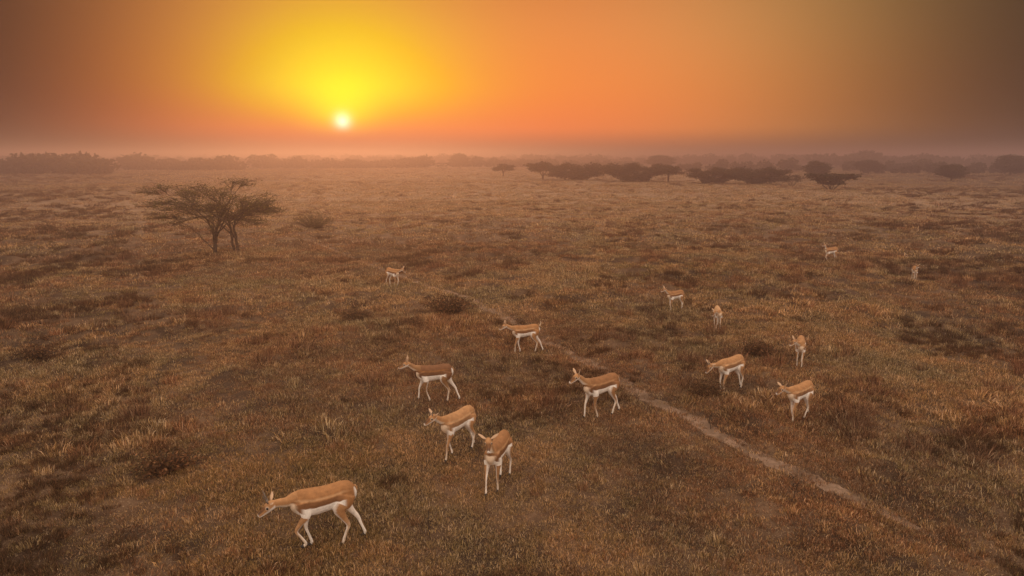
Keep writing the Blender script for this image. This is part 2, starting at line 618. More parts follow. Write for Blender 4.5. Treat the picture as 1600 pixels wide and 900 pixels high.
# heaped golden and russet tussocks: x, y, spread, number
MOUNDS = [(-2.0, 20.0, .55, 26), (-2.9, 19.2, .5, 26), (-4.6, 20.2, .7, 30), (-3.7, 21.0, .5, 18), (-1.0, 21.4, .4, 14), (-6.2, 18.4, .6, 18),
          (-14.6, 34.6, 1.2, 40), (-13.2, 35.2, 1.0, 24), (4.2, 13.4, .5, 18), (5.0, 13.2, .4, 12), (7.9, 17.2, .7, 18), (10.5, 21.0, .9, 20),
          (9.0, 28.0, 1.4, 26), (14.5, 30.2, 1.2, 26), (15.6, 31.6, .6, 24), (3.5, 30.0, 1.3, 24), (-9.0, 14.0, .6, 16), (-7.0, 11.5, .5, 14), (-3.4, 11.8, .5, 12), (9.6, 12.4, .7, 18)]


def build_grass():
    rings = [(4.0, 12.5, 150, 0.52), (12.5, 22, 105, 0.64), (22, 40, 34, 1.05), (40, 80, 6.0, 2.1), (80, 150, 1.6, 3.2), (150, 300, 0.28, 6.0)]
    acc = {'straw': [], 'russet': [], 'olive': []}
    tus = {'t': [], 'd': []}
    for r0, r1, dens, sc in rings:
        p = keep(fan(r0, r1, dens), 1.0)
        p = keep(p, open_ground(p) * (0.55 + 0.45 * sstep(vnoise(p[:, 0], p[:, 1], 1.1, 71, 2), 0.30, 0.52)))
        vig = np.zeros(len(p))
        for (cx, cy2, cr) in VIGNETTE:
            vig = np.maximum(vig, sstep(np.hypot(p[:, 0] - cx, p[:, 1] - cy2), cr * 1.15, cr * 0.35))
        p = keep(p, 1 - 0.55 * vig)  # short grass thinned there too, deepening the painted vignette
        rus, oli, s = kindmap(p)
        u = rng.uniform(0, 1, len(p))
        pr, po = 0.13 + 0.58 * rus, 0.20 + 0.55 * oli * (1 - rus * .6)
        which = np.where(u < pr, 1, np.where(u < pr + po * (1 - pr), 2, 0))
        size = sc * rng.uniform(0.65, 1.3, len(p)) * (0.75 + 0.6 * vnoise(p[:, 0], p[:, 1], 3.0, 81, 2))
        for k, nm in enumerate(('straw', 'russet', 'olive')):
            mk = which == k
            acc[nm].append(np.column_stack([p[mk], size[mk]]))
        # taller tussocks and dark scrub in drifts, scrub thickened for the painted vignette
        q = fan(r0, r1, dens * 0.13)
        rus, oli, s = kindmap(q)
        q1 = q[rng.uniform(0, 1, len(q)) < np.maximum(0.7 * sstep(s, 0.50, 0.68), hummock(q[:, 0], q[:, 1])) * open_ground(q) ** 2 * clear(q) * 0.8]
        tus['t'].append(np.column_stack([q1, sc * rng.uniform(0.5, 1.15, len(q1))]))
        for (cx, cy2, cr, cn) in MOUNDS:
            if r0 <= math.hypot(cx, cy2) < r1:
                m = np.column_stack([rng.normal(cx, cr, cn), rng.normal(cy2, cr * .8, cn)])
                m = keep(m, sstep(dist_line(m[:, 0], m[:, 1], PATHC), 0.3, 0.8))
                cn = len(m)
                tus['t'].append(np.column_stack([m, rng.uniform(0.8, 1.7, cn) * max(sc, 0.8)]))
        q = fan(r0, r1, dens * 0.30)
        s2 = vnoise(q[:, 0], q[:, 1], 1.7, 63, 4)
        vig = np.zeros(len(q))
        for (cx, cy2, cr) in VIGNETTE:
            vig = np.maximum(vig, sstep(np.hypot(q[:, 0] - cx, q[:, 1] - cy2), cr * 1.15, cr * 0.35))
        pd = (0.6 + 0.4 * vig) * sstep(s2, 0.57 - 0.30 * vig, 0.72) * (1 - 0.6 * sstep(q[:, 1], 40, 80) * (1 - vig)) * open_ground(q) * clear(q)
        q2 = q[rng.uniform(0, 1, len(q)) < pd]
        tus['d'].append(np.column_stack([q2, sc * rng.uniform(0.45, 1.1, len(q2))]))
    short = dict(straw=STRAW, russet=RUSSET, olive=OLIVE)
    lab = dict(straw='short straw coloured dry grass matted over the plain',
               russet='short reddish brown dry grass growing in drifts across the plain',
               olive='short dull olive green grass showing through the dry grass')
    for k, (nm, pal) in enumerate(short.items()):
        a = np.concatenate(acc[nm])
        ms = [tuft(100 + k * 10 + i, 50, 0.21, 0.035, 0.118, 0.0050, 0.95, pal) for i in range(5)]
        scatter(nm + '_grass', lab[nm], 'grass', a[:, :2], a[:, 2], ms)
    a = np.concatenate(tus['t'])
    scatter('tussock_grass', 'taller straw and russet grass tussocks standing above the short grass', 'grass', a[:, :2], a[:, 2],
            [tuft(200 + i, 120, 0.20, 0.07, 0.23, 0.0046, 0.70, RUSSET if i % 2 else STRAW) for i in range(6)])
    # brown feathery dry bushlets, thickest right of the path in the middle distance
    q = fan(13, 75, 1.5)
    den = 0.8 * sstep(vnoise(q[:, 0], q[:, 1], 4.0, 141, 3), 0.48, 0.68) * (0.35 + 0.65 * sstep(q[:, 0], -6, 6)) * (1 - 0.85 * sstep(q[:, 1], 36, 62))
    q = q[rng.uniform(0, 1, len(q)) < den * sstep(dist_line(q[:, 0], q[:, 1], PATHC), 0.35, 1.0) * clear(q)]
    scatter('dry_bushlets', 'knee-high feathery brown dry bushlets scattered over the middle of the plain', 'scrub', q, rng.uniform(0.55, 1.25, len(q)),
            [tuft(400 + i, 190, 0.28, 0.10, 0.38, 0.0044, 0.80, BUSHLET) for i in range(5)])
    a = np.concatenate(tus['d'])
    scatter('dark_scrub_vignette', 'low dark brown withered scrub in patches between the grass, with more added as a painted edge vignette', 'scrub', a[:, :2], a[:, 2],
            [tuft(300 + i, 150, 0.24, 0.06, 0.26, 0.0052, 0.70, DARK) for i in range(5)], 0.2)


build_grass()

# ---------------------------------------------------------------- trees and shrubs
def tubes(paths, nseg=6):
    """paths: list of (pts (k,3), radii (k,)) -> verts, quads"""
    VV, QQ, base = [], [], 0
    for pts, rad in paths:
        pts = np.asarray(pts, dtype=float)
        rad = np.asarray(rad, dtype=float)
        t = np.gradient(pts, axis=0)
        t /= np.linalg.norm(t, axis=1)[:, None] + 1e-9
        ref = np.array([0.31, 0.95, 0.07])
        s = np.cross(t, ref)
        s /= np.linalg.norm(s, axis=1)[:, None] + 1e-9
        u = np.cross(s, t)
        a = np.linspace(0, 2 * np.pi, nseg, endpoint=False)
        ring = pts[:, None, :] + rad[:, None, None] * (np.cos(a)[None, :, None] * s[:, None, :] + np.sin(a)[None, :, None] * u[:, None, :])
        VV.append(ring.reshape(-1, 3))
        k = len(pts)
        i = np.arange(k - 1)[:, None] * nseg
        j = np.arange(nseg)[None, :]
        jn = (j + 1) % nseg
        QQ.append(base + np.stack([i + j, i + jn, i + nseg + jn, i + nseg + j], -1).reshape(-1, 4))
        base += k * nseg
    return np.concatenate(VV), np.concatenate(QQ)


def bend(g, a, b, n=6, wob=0.10, sag=0.12):
    a, b = np.asarray(a, float), np.asarray(b, float)
    L = np.linalg.norm(b - a)
    t = np.linspace(0, 1, n)[:, None]
    p = a + (b - a) * t
    mid = g.normal(0, wob, 3) * L
    p += np.sin(t * np.pi) * (mid + np.array([0, 0, sag * L]))
    p[1:-1] += g.normal(0, wob * 0.22 * L, (n - 2, 3))
    return p


def leaf_quads(g, centres, size, pal, flat=0.5):
    n = len(centres)
    a = g.normal(0, 1, (n, 3))
    a[:, 2] *= flat
    a /= np.linalg.norm(a, axis=1)[:, None]
    b = g.normal(0, 1, (n, 3))
    b -= a * np.sum(a * b, 1)[:, None]
    b /= np.linalg.norm(b, axis=1)[:, None]
    s = size * g.uniform(0.6, 1.4, (n, 1))
    a *= s
    b *= s * 0.55
    V = np.stack([centres - a, centres - a * .1 + b, centres + a, centres + a * .1 - b], 1)
    i = np.arange(n) * 4
    q = np.stack([i, i + 1, i + 2, i + 3], 1)
    pal = np.array(pal)
    c = pal[g.integers(0, len(pal), n)] * g.uniform(0.7, 1.3, (n, 1))
    return V.reshape(-1, 3), q, np.repeat(c, 4, axis=0)


LEAF = [(.13, .10, .032), (.085, .075, .026), (.16, .115, .038), (.10, .065, .026)]
LEAF_DARK = [(.045, .040, .022), (.06, .048, .024), (.035, .032, .02), (.07, .05, .028)]


def thorn_tree(seed, stems, pads, leaf, per_twig, twigs, pal, twig_r=0.012, spread=0.16):
    """stems: list of (points, r0, r1); pads: (x,y,z, rx,ry,rz, stem index, fraction along it)"""
    g = np.random.default_rng(seed)
    wood, leaves = [], []
    curves = []
    for pts, r0, r1 in stems:
        c = catmull(pts, 5)
        c[1:] += g.normal(0, 0.02, (len(c) - 1, 3))
        curves.append((c, r0, r1))
        wood.append((c, np.linspace(r0, r1, len(c))))
    for (x, y, z, rx, ry, rz, si, fr) in pads:
        c, r0, r1 = curves[si]
        k = min(int(fr * (len(c) - 1)), len(c) - 1)
        a = c[k]
        rr = (r0 + (r1 - r0) * fr) * 0.62
        limb = bend(g, a, (x, y, z - rz * 0.6), 8, 0.05, 0.07)
        wood.append((limb, np.linspace(rr, rr * 0.3, 8)))
        for _ in range(twigs):
            s = limb[g.integers(3, 8)]
            d = g.normal(0, 1, 3)
            d /= np.linalg.norm(d)
            e = np.array([x, y, z]) + d * np.array([rx, ry, rz]) * g.uniform(0.55, 1.05)
            tw = bend(g, s, e, 5, 0.10, 0.05)
            wood.append((tw, np.linspace(twig_r * 1.4, twig_r * 0.5, 5)))
            for _ in range(2):
                s2 = tw[g.integers(2, 5)]
                e2 = s2 + g.normal(0, 1, 3) * np.array([rx, ry, rz * 0.7]) * 0.33
                wood.append((bend(g, s2, e2, 4, 0.1, 0.03), np.linspace(twig_r * 0.8, twig_r * 0.35, 4)))
                leaves.append(e2 + g.normal(0, 1, (per_twig, 3)) * np.array([spread, spread, spread * 0.42]) * max(rx, .5))
            leaves.append(e + g.normal(0, 1, (per_twig, 3)) * np.array([spread, spread, spread * 0.42]) * max(rx, .5))
    wv, wq = tubes(wood, 5)
    me_w = mesh('trunk', wv, wq, M['bark'], True)
    lv, lq, lc = leaf_quads(g, np.concatenate(leaves), leaf, pal)
    me_l = mesh('crown', lv, lq, M['leaf'])
    vcol(me_l, 'tint', lc)
    return me_w, me_l


def place(name, meshes, x, y, rz, s, label, cat, group=None, sz=None):
    e = tag(empty(name, (x, y, float(height(x, y)) - 0.03), rz), label, cat, group)
    e.scale = (s, s, sz if sz else s)
    add('trunk', meshes[0], e)
    add('crown', meshes[1], e)
    return e


# the thorn tree on the left: stems in metres from its foot, x right, y away
stems = [
    ([(-.72, 0, 0), (-.66, .05, .7), (-.55, .1, 1.35), (-.25, .2, 2.1), (.25, .3, 3.0)], .088, .03),
    ([(-.80, .1, 0), (-.80, .15, .8), (-.85, .0, 1.5), (-1.4, -.2, 2.3), (-2.6, -.3, 2.95)], .07, .018),
    ([(.45, .1, 0), (.42, .0, .9), (.42, -.1, 1.5), (.8, -.2, 2.1), (1.7, -.2, 2.6)], .085, .026),
    ([(.18, .3, 0), (.08, .3, .8), (.02, .4, 1.4), (-.4, .8, 2.2), (-1.1, 1.2, 3.0)], .07, .025),
    ([(.40, -.1, .9), (.25, -.5, 1.6), (-.1, -.9, 2.1), (-.8, -1.2, 2.7)], .055, .025),
    ([(-.78, 0, .25), (-1.2, -.2, .85), (-1.7, -.3, 1.4), (-2.3, -.4, 1.8)], .03, .012),
]
tg = np.random.default_rng(19)
pads = [
    (.35, .3, 3.78, .95, .9, .17, 0, .95), (1.0, .5, 3.68, .7, .7, .16, 0, .9), (-.3, .2, 3.3, .7, .7, .30, 0, .85),
    (-1.5, .3, 3.4, .9, .9, .26, 3, .95), (-2.2, .5, 3.15, .7, .7, .24, 3, .9), (-3.1, -.3, 3.5, .7, .7, .14, 1, .95),
    (-3.7, -.5, 3.3, .6, .6, .12, 1, .95), (-3.0, -.4, 2.8, .9, .8, .22, 1, .85), (-3.9, -.2, 2.55, .7, .6, .16, 1, .8),
    (-2.2, -.6, 2.6, .8, .8, .28, 1, .75), (-2.7, -.2, 2.1, .7, .6, .20, 5, .9), (-1.3, -.9, 2.75, .8, .8, .30, 4, .95),
    (-.4, -.9, 2.5, .7, .7, .30, 4, .8), (-1.1, .9, 2.35, .8, .8, .28, 3, .75), (.2, -.3, 2.6, .7, .7, .34, 0, .7),
    (.9, -.2, 2.85, .75, .7, .26, 2, .8), (1.55, -.3, 2.75, .8, .8, .24, 2, .9), (2.15, -.2, 2.7, .65, .8, .24, 2, .97),
    (2.05, .3, 2.25, .6, .6, .22, 2, .85), (1.3, .1, 2.15, .7, .7, .26, 2, .7), (.4, .2, 2.05, .6, .6, .26, 0, .55),
    (-.9, -.2, 2.0, .7, .7, .26, 0, .5), (2.6, -.1, 2.25, .5, .5, .12, 2, .95), (-3.4, -.4, 1.95, .6, .5, .14, 5, .95), (1.6, -.2, 1.7, .6, .6, .18, 2, .6),
]
for _ in range(22):     # loose sprays filling the crown
    x = tg.uniform(-3.0, 2.3)
    pads.append((x, tg.uniform(-1.4, 1.4), tg.uniform(1.55, 3.5 - .12 * abs(x + .5)), .6, .6, .34,
                 int(tg.choice([1, 3, 4] if x < -.6 else [0, 2, 4])), tg.uniform(.30, .75)))
tree = thorn_tree(11, stems, pads, 0.036, 4, 15, LEAF, 0.0095, 0.25)
place('thorn_tree', tree, -14.76, 35.3, 0, 1.0, 'flat-topped thorn tree with several dark stems standing alone in the grass on the left', 'tree')


def proto(seed, kind):
    g = np.random.default_rng(seed)
    st, pd = [], []
    if kind == 'umbrella':      # single visible trunk, rounded spreading head
        st = [([(0, 0, 0), (.05, 0, .8), (.1, .1, 1.7), (.3, 0, 2.6)], .2, .07), ([(0, 0, .5), (-.5, .1, 1.4), (-1.2, 0, 2.3)], .13, .05),
              ([(.03, 0, .6), (.7, -.1, 1.5), (1.5, .1, 2.2)], .12, .05)]
        for k in range(16):
            a, r = g.uniform(0, 6.28), 2.4 * math.sqrt(g.uniform(0, 1))
            pd.append((r * math.cos(a), r * math.sin(a) * .9, 3.25 - .13 * r * r + g.normal(0, .15) - g.uniform(0, .7), 1.0, 1.0, .32, int(g.integers(0, 3)), .8))
        return thorn_tree(seed, st, pd, .14, 8, 10, LEAF_DARK, .02, .32)
    if kind == 'thicket':       # wide flat-topped thicket, narrower at its foot
        for k in range(6):
            x = g.uniform(-3.5, 3.5)
            st.append(([(x, g.uniform(-1, 1), 0), (x * 1.1, g.uniform(-1, 1), 1.0), (x * 1.35, g.uniform(-1.2, 1.2), 2.2)], .12, .04))
        for k in range(52):
            x = g.uniform(-5.6, 5.6)
            z = g.uniform(.35 + abs(x) * .16, 3.15 - .045 * abs(x)) + .25 * math.sin(x * 1.3 + seed)
            si = int(np.argmin([abs(s[0][-1][0] - x) for s in st]))
            pd.append((x, g.uniform(-1.9, 1.9), z, 1.25, 1.0, .36, si, .8))
        return thorn_tree(seed, st, pd, .15, 8, 10, LEAF_DARK, .02, .34)
    if kind == 'spreading':     # low, wide, vase-shaped with a flat top
        for k in range(5):
            x = (k - 2) * 1.0
            st.append(([(x * .15, 0, 0), (x * .5, g.uniform(-.4, .4), .6), (x, g.uniform(-.8, .8), 1.25)], .09, .03))
        for k in range(22):
            x = g.uniform(-2.9, 2.9)
            z = g.uniform(.75 + abs(x) * .30, 2.0) + g.normal(0, .06)
            pd.append((x, g.uniform(-1.2, 1.2), z, .9, .8, .17, int(np.clip(round(x) + 2, 0, 4)), .8))
        return thorn_tree(seed, st, pd, .13, 7, 9, LEAF_DARK, .015, .18)
    if kind == 'round':         # dense domed tree
        st = [([(0, 0, 0), (0, 0, 1.2), (.2, .1, 2.6)], .25, .08), ([(0, 0, .7), (-.9, .2, 1.8), (-1.8, 0, 2.8)], .15, .05), ([(0, 0, .8), (.9, -.2, 1.9), (1.9, 0, 2.9)], .15, .05)]
        for k in range(34):
            a, q = g.uniform(0, 6.28), g.uniform(-1, 1)
            r = 2.7 * math.sqrt(1 - q * q) * g.uniform(.55, 1)
            pd.append((r * math.cos(a), r * math.sin(a) * .9, 2.75 + 1.75 * q * (1 if q > 0 else .95), 1.0, 1.0, .45, int(g.integers(0, 3)), .85))
        return thorn_tree(seed, st, pd, .17, 8, 10, LEAF_DARK, .025, .34)
    if kind == 'sparse':        # thin, mostly twigs
        for k in range(6):
            x = (k - 2.5) * .8
            st.append(([(x * .1, 0, 0), (x * .5, g.uniform(-.3, .3), .6), (x, g.uniform(-.6, .6), 1.2)], .05, .02))
        for k in range(12):
            x = g.uniform(-2.0, 2.0)
            pd.append((x, g.uniform(-.9, .9), g.uniform(.8, 1.6), .7, .7, .2, int(np.clip(round(x / .8 + 2.5), 0, 5)), .8))
        return thorn_tree(seed, st, pd, .08, 3, 8, LEAF_DARK, .014, .16)


PR = {k: proto(41 + i, k) for i, k in enumerate(('umbrella', 'thicket', 'spreading', 'round', 'sparse'))}
PR['thicket_b'] = proto(58, 'thicket')
far = [
    # prototype, x, y, turn, scale, label
    ('umbrella', 6.7, 150.5, 0.3, 1.15, 'small hazy tree with a visible trunk and rounded head, left end of the thickets', 'tree'),
    ('thicket', 14.0, 146.0, 0.0, 1.0, 'wide hazy thicket next to the small rounded tree', 'thicket'),
    ('thicket_b', 24.5, 140.0, 0.2, 1.02, 'long low hazy thicket in the middle of the thicket row', 'thicket'),
    ('umbrella', 31.0, 137.0, 1.3, 1.0, 'bushy hazy tree closing the right end of the middle thicket', 'tree'),
    ('thicket_b', 38.6, 130.5, 3.3, 0.82, 'short dark hazy thicket just right of the gap in the thicket row', 'thicket'),
    ('thicket', 45.0, 127.0, 2.9, 0.86, 'dark hazy thicket at the right end of the thicket row', 'thicket'),
    ('spreading', 47.4, 102.5, 0.1, 1.12, 'low vase-shaped thorn bush with a flat top, nearest of the right-hand bushes', 'bush'),
    ('sparse', 48.3, 119.0, 0.4, 1.1, 'thin twiggy bush left of the low flat-topped thorn bush', 'bush'),
    ('round', 66.3, 150.7, 0.7, (0.95, 0.82), 'hazy rounded tree behind the low flat-topped thorn bush', 'tree'),
    ('umbrella', 102.9, 200.0, 0.9, (1.3, 1.2), 'faint leaning tree far off on the right', 'tree'),
    ('round', 93.5, 147.0, 2.0, (1.05, 0.68), 'rounded hazy bush standing alone right of the faint leaning tree', 'tree'),
    ('round', 126.0, 175.0, 1.1, (1.35, 1.05), 'dark domed tree at the right edge of the plain', 'tree'),
    ('spreading', 141.0, 186.0, 0.5, 1.5, 'dark low bush cut off by the right edge', 'bush'),
    ('round', -24.0, 316.0, 0.2, (1.45, 1.27), 'faint domed tree rising above the horizon just right of the sun', 'tree'),
    ('sparse', -26.5, 270.0, 0.0, 1.5, 'tiny dark bush at the left foot of the domed tree near the sun', 'bush'),
    ('umbrella', -2.2, 175.0, 2.2, 0.95, 'faint scrubby tree left of the thicket row', 'tree'),
    ('round', 62.0, 290.0, 1.7, (2.0, 1.12), 'pale domed tree rising behind the thicket row', 'tree'),
]
for (k, x, y, rz, s, lab, cat) in far:
    nm = {'tree': 'hazy_tree', 'thicket': 'thorn_thicket', 'bush': 'thorn_bush'}[cat]
    place(nm, PR[k], x, y, rz, s[0] if isinstance(s, tuple) else s, lab, cat, {'tree': 'hazy trees along the horizon', 'thicket': 'row of hazy thickets', 'bush': 'bushes in front of the horizon'}[cat], s[1] if isinstance(s, tuple) else None)


def build_wood():
    """far woodland that reads as one hazy mass, its outline uneven"""
    g = np.random.default_rng(77)
    cen, size = [], []

    def belt(x0, x1, y0, y1, hmin, hmax, step, depth=8):
        n = max(1, int(math.hypot(x1 - x0, y1 - y0) / step))
        for k in range(n):
            t = (k + g.uniform(0, 1)) / n
            x, y = x0 + (x1 - x0) * t, y0 + (y1 - y0) * t + g.uniform(0, depth)
            hh = g.uniform(hmin * .8, hmax * 1.08) * (0.5 + 0.85 * float(vnoise(x, y * .3, 16.0, 5, 2)))
            w = hh * g.uniform(0.55, 0.95)
            m = 200
            d = g.normal(0, 1, (m, 3))
            d /= np.linalg.norm(d, axis=1)[:, None]
            rr = g.uniform(0.25, 1.08, (m, 1)) ** 0.6
            p = d * rr * np.array([w, w * .8, hh * 0.5]) + np.array([x, y, hh * 0.5])
            p[:, 2] = np.maximum(p[:, 2], 0.1)
            cen.append(p)
            size.append(np.full(m, 0.085 * hh + 0.05 * y / 200))
    belt(-190, -116, 196, 192, 4.2, 5.3, 1.1, 16)
    belt(-150, -100, 262, 250, 4.0, 5.6, 2.0)
    belt(-112, -60, 300, 290, 3.4, 5.0, 2.4)
    belt(-75, -36, 300, 300, 4.2, 5.6, 2.0)
    belt(-420, 460, 430, 430, 4.2, 6.4, 3.2, 40)
    belt(-30, 60, 330, 320, 3.0, 4.6, 2.6)
    belt(60, 150, 250, 235, 2.6, 4.4, 2.4)
    belt(150, 330, 330, 330, 4.5, 7.2, 2.8, 20)
    belt(105, 175, 205, 200, 2.0, 3.6, 2.2)
    belt(-700, 800, 640, 640, 5, 7, 6, 60)
    C = np.concatenate(cen)
    S = np.concatenate(size)
    lv, lq, lc = leaf_quads(g, C, 1.0, LEAF_DARK, 0.8)
    V = lv.reshape(-1, 4, 3)
    V = C[:, None, :] + (V - C[:, None, :]) * S[:, None, None] * 1.4
    me = mesh('woodland', V.reshape(-1, 3), lq, M['leaf'])
    vcol(me, 'tint', lc)
    tag(add('woodland', me), 'far belt of trees fading into the haze along the horizon', 'wood', kind='stuff')


build_wood()


def shrub(seed, w, h, nst, leaves, pal, leaf=0.028):
    g = np.random.default_rng(seed)
    paths, cen = [], []
    for k in range(nst):
        a, q = g.uniform(0, 6.283), math.sqrt(g.uniform(0, 1))
        e = np.array([math.cos(a) * q * w, math.sin(a) * q * w * .8, h * (1 - .55 * q * q) * g.uniform(.6, 1.08)])
        p = bend(g, (e[0] * .25, e[1] * .25, -.02), e, 5, .07, .06)
        paths.append((p, np.linspace(.008, .003, 5)))
        for j in range(leaves):
            cen.append(p[g.integers(1, 5)] + g.normal(0, .05, 3) * np.array([1.2, 1.2, .8]))
    wv, wq = tubes(paths, 4)
    c = np.array(cen)
    c[:, 2] = np.maximum(c[:, 2], .01)
    lv, lq, lc = leaf_quads(g, c, leaf, pal, .8)
    ml = mesh('foliage', lv, lq, M['scrub'])
    vcol(ml, 'tint', lc)
    return mesh('stems', wv, wq, M['bark']), ml


SHRUB = [shrub(500, .75, .55, 110, 18, DARK), shrub(501, .55, .42, 80, 18, DARK), shrub(502, 1.5, 1.0, 210, 7, LEAF, .035)]


def put_shrub(k, x, y, rz, s, label, group=None):
    e = tag(empty('shrub', (x, y, float(height(x, y))), rz), label, 'shrub', group)
    e.scale = (s, s, s)
    add('stems', SHRUB[k][0], e)
    add('foliage', SHRUB[k][1], e)


put_shrub(0, -1.95, 20.9, 0.2, 1.15, 'dark low shrub left of the footpath, behind the small antelope with raised tail')
put_shrub(0, -4.9, 20.9, 1.4, 0.8, 'dark shrub in the tussocks behind the dark-backed antelope')
put_shrub(1, -2.9, 19.6, 2.2, 0.8, 'small brown shrub between the two dark shrubs left of the footpath')
put_shrub(1, -5.6, 10.3, 0.7, 0.9, 'dark withered shrub standing alone at the lower left')
put_shrub(0, 4.05, 13.55, 2.6, 0.62, 'reddish dark shrub between the footpath and the stooping antelope')
put_shrub(2, -14.0, 48.2, 0.5, 1.15, 'grey-green sprawling shrub in the haze behind the thorn tree')
put_shrub(1, 9.3, 10.6, 1.9, 0.75, 'dark shrub in the grass at the far right, nearest of the right-hand shrubs')
put_shrub(1, 6.2, 16.6, 0.1, 0.8, 'dark shrub left of the antelope whose head is turned aside')
put_shrub(0, -12.0, 16.5, 0.9, 0.75, 'dark shrub at the left edge of the grass')


def build_stalks():
    g = np.random.default_rng(61)
    for x, y, h, lab in ((-7.1, 13.1, .75, 'tall thin withered stalk standing alone on the left'),
                         (3.72, 12.05, .34, 'short dark stalk at the edge of the footpath'),
                         (4.15, 9.35, .36, 'short dark stalk in the grass below the footpath'),
                         (-1.1, 8.4, .42, 'thin dark stalk right of the nearest antelope')):
        ps = [(bend(g, (0, 0, -.03), (g.normal(0, .03), g.normal(0, .03), h), 6, .03, 0), np.linspace(.008, .004, 6))]
        for k in range(9):
            z = h * g.uniform(.45, .98)
            a = g.uniform(0, 6.28)
            ps.append((bend(g, (0, 0, z), (math.cos(a) * .06, math.sin(a) * .06, z + g.uniform(.0, .07)), 4, .1, 0), np.linspace(.007, .003, 4)))
        v, q = tubes(ps, 5)
        o = tag(add('weed_stalk', mesh('weed_stalk', v, q, M['bark'])), lab, 'weed', 'withered stalks')
        o.location = (x, y, float(height(x, y)))


build_stalks()

# ---------------------------------------------------------------- antelopes
FAWN = np.array((.355, .162, .058))
PALE = np.array((.48, .27, .13))
BROWN = np.array((.19, .083, .033))
WHITE = np.array((.80, .71, .61))
CREAM = np.array((.60, .44, .30))
DUSK = np.array((.10, .052, .028))


def unit(v):
    v = np.asarray(v, float)
    return v / (np.linalg.norm(v) + 1e-12)


def loft(pts, rs, ru, side, nseg=14, res=5):
    """closed tube; returns verts, faces (quads, tris) and the sampled centreline with its frame"""
    A = catmull(np.column_stack([pts, rs, ru]), res)
    p, a, b = A[:, :3], np.maximum(A[:, 3], .002), np.maximum(A[:, 4], .002)
    t = np.gradient(p, axis=0)
    t /= np.linalg.norm(t, axis=1)[:, None] + 1e-12
    s = np.asarray(side, float)[None, :] - t * (t @ np.asarray(side, float))[:, None]
    s /= np.linalg.norm(s, axis=1)[:, None]
    u = np.cross(t, s)
    an = np.linspace(0, 2 * np.pi, nseg, endpoint=False)
    ring = p[:, None] + (a[:, None, None] * np.cos(an)[None, :, None] * s[:, None]) + (b[:, None, None] * np.sin(an)[None, :, None] * u[:, None])
    k = len(p)
    V = np.vstack([ring.reshape(-1, 3), p[:1] - t[:1] * b[0] * .3, p[-1:] + t[-1:] * b[-1] * .3])
    i = np.arange(k - 1)[:, None] * nseg
    j = np.arange(nseg)[None, :]
    jn = (j + 1) % nseg
    q = np.stack([i + j, i + jn, i + nseg + jn, i + nseg + j], -1).reshape(-1, 4)
    jj = np.arange(nseg)
    jm = (jj + 1) % nseg
    c0, c1 = k * nseg, k * nseg + 1
    tri = np.vstack([np.stack([np.full(nseg, c0), jm, jj], 1), np.stack([np.full(nseg, c1), (k - 1) * nseg + jj, (k - 1) * nseg + jm], 1)])
    return dict(V=V, q=q, tri=tri, p=p, a=a, b=b, s=s, u=u)


def ik(A, B, l1, l2, bendv):
    A, B = np.asarray(A, float), np.asarray(B, float)
    d = np.linalg.norm(B - A)
    if d > (l1 + l2) * .992:
        f = d / ((l1 + l2) * .992)
        l1, l2 = l1 * f, l2 * f
    x = (l1 * l1 - l2 * l2 + d * d) / (2 * d)
    h = math.sqrt(max(l1 * l1 - x * x, 0))
    t = (B - A) / d
    n = unit(np.asarray(bendv, float) - t * np.dot(bendv, t))
    return A + t * x + n * h


def rotz(v, a):
    c, s = math.cos(a), math.sin(a)
    return np.array([v[0] * c - v[1] * s, v[0] * s + v[1] * c, v[2]])


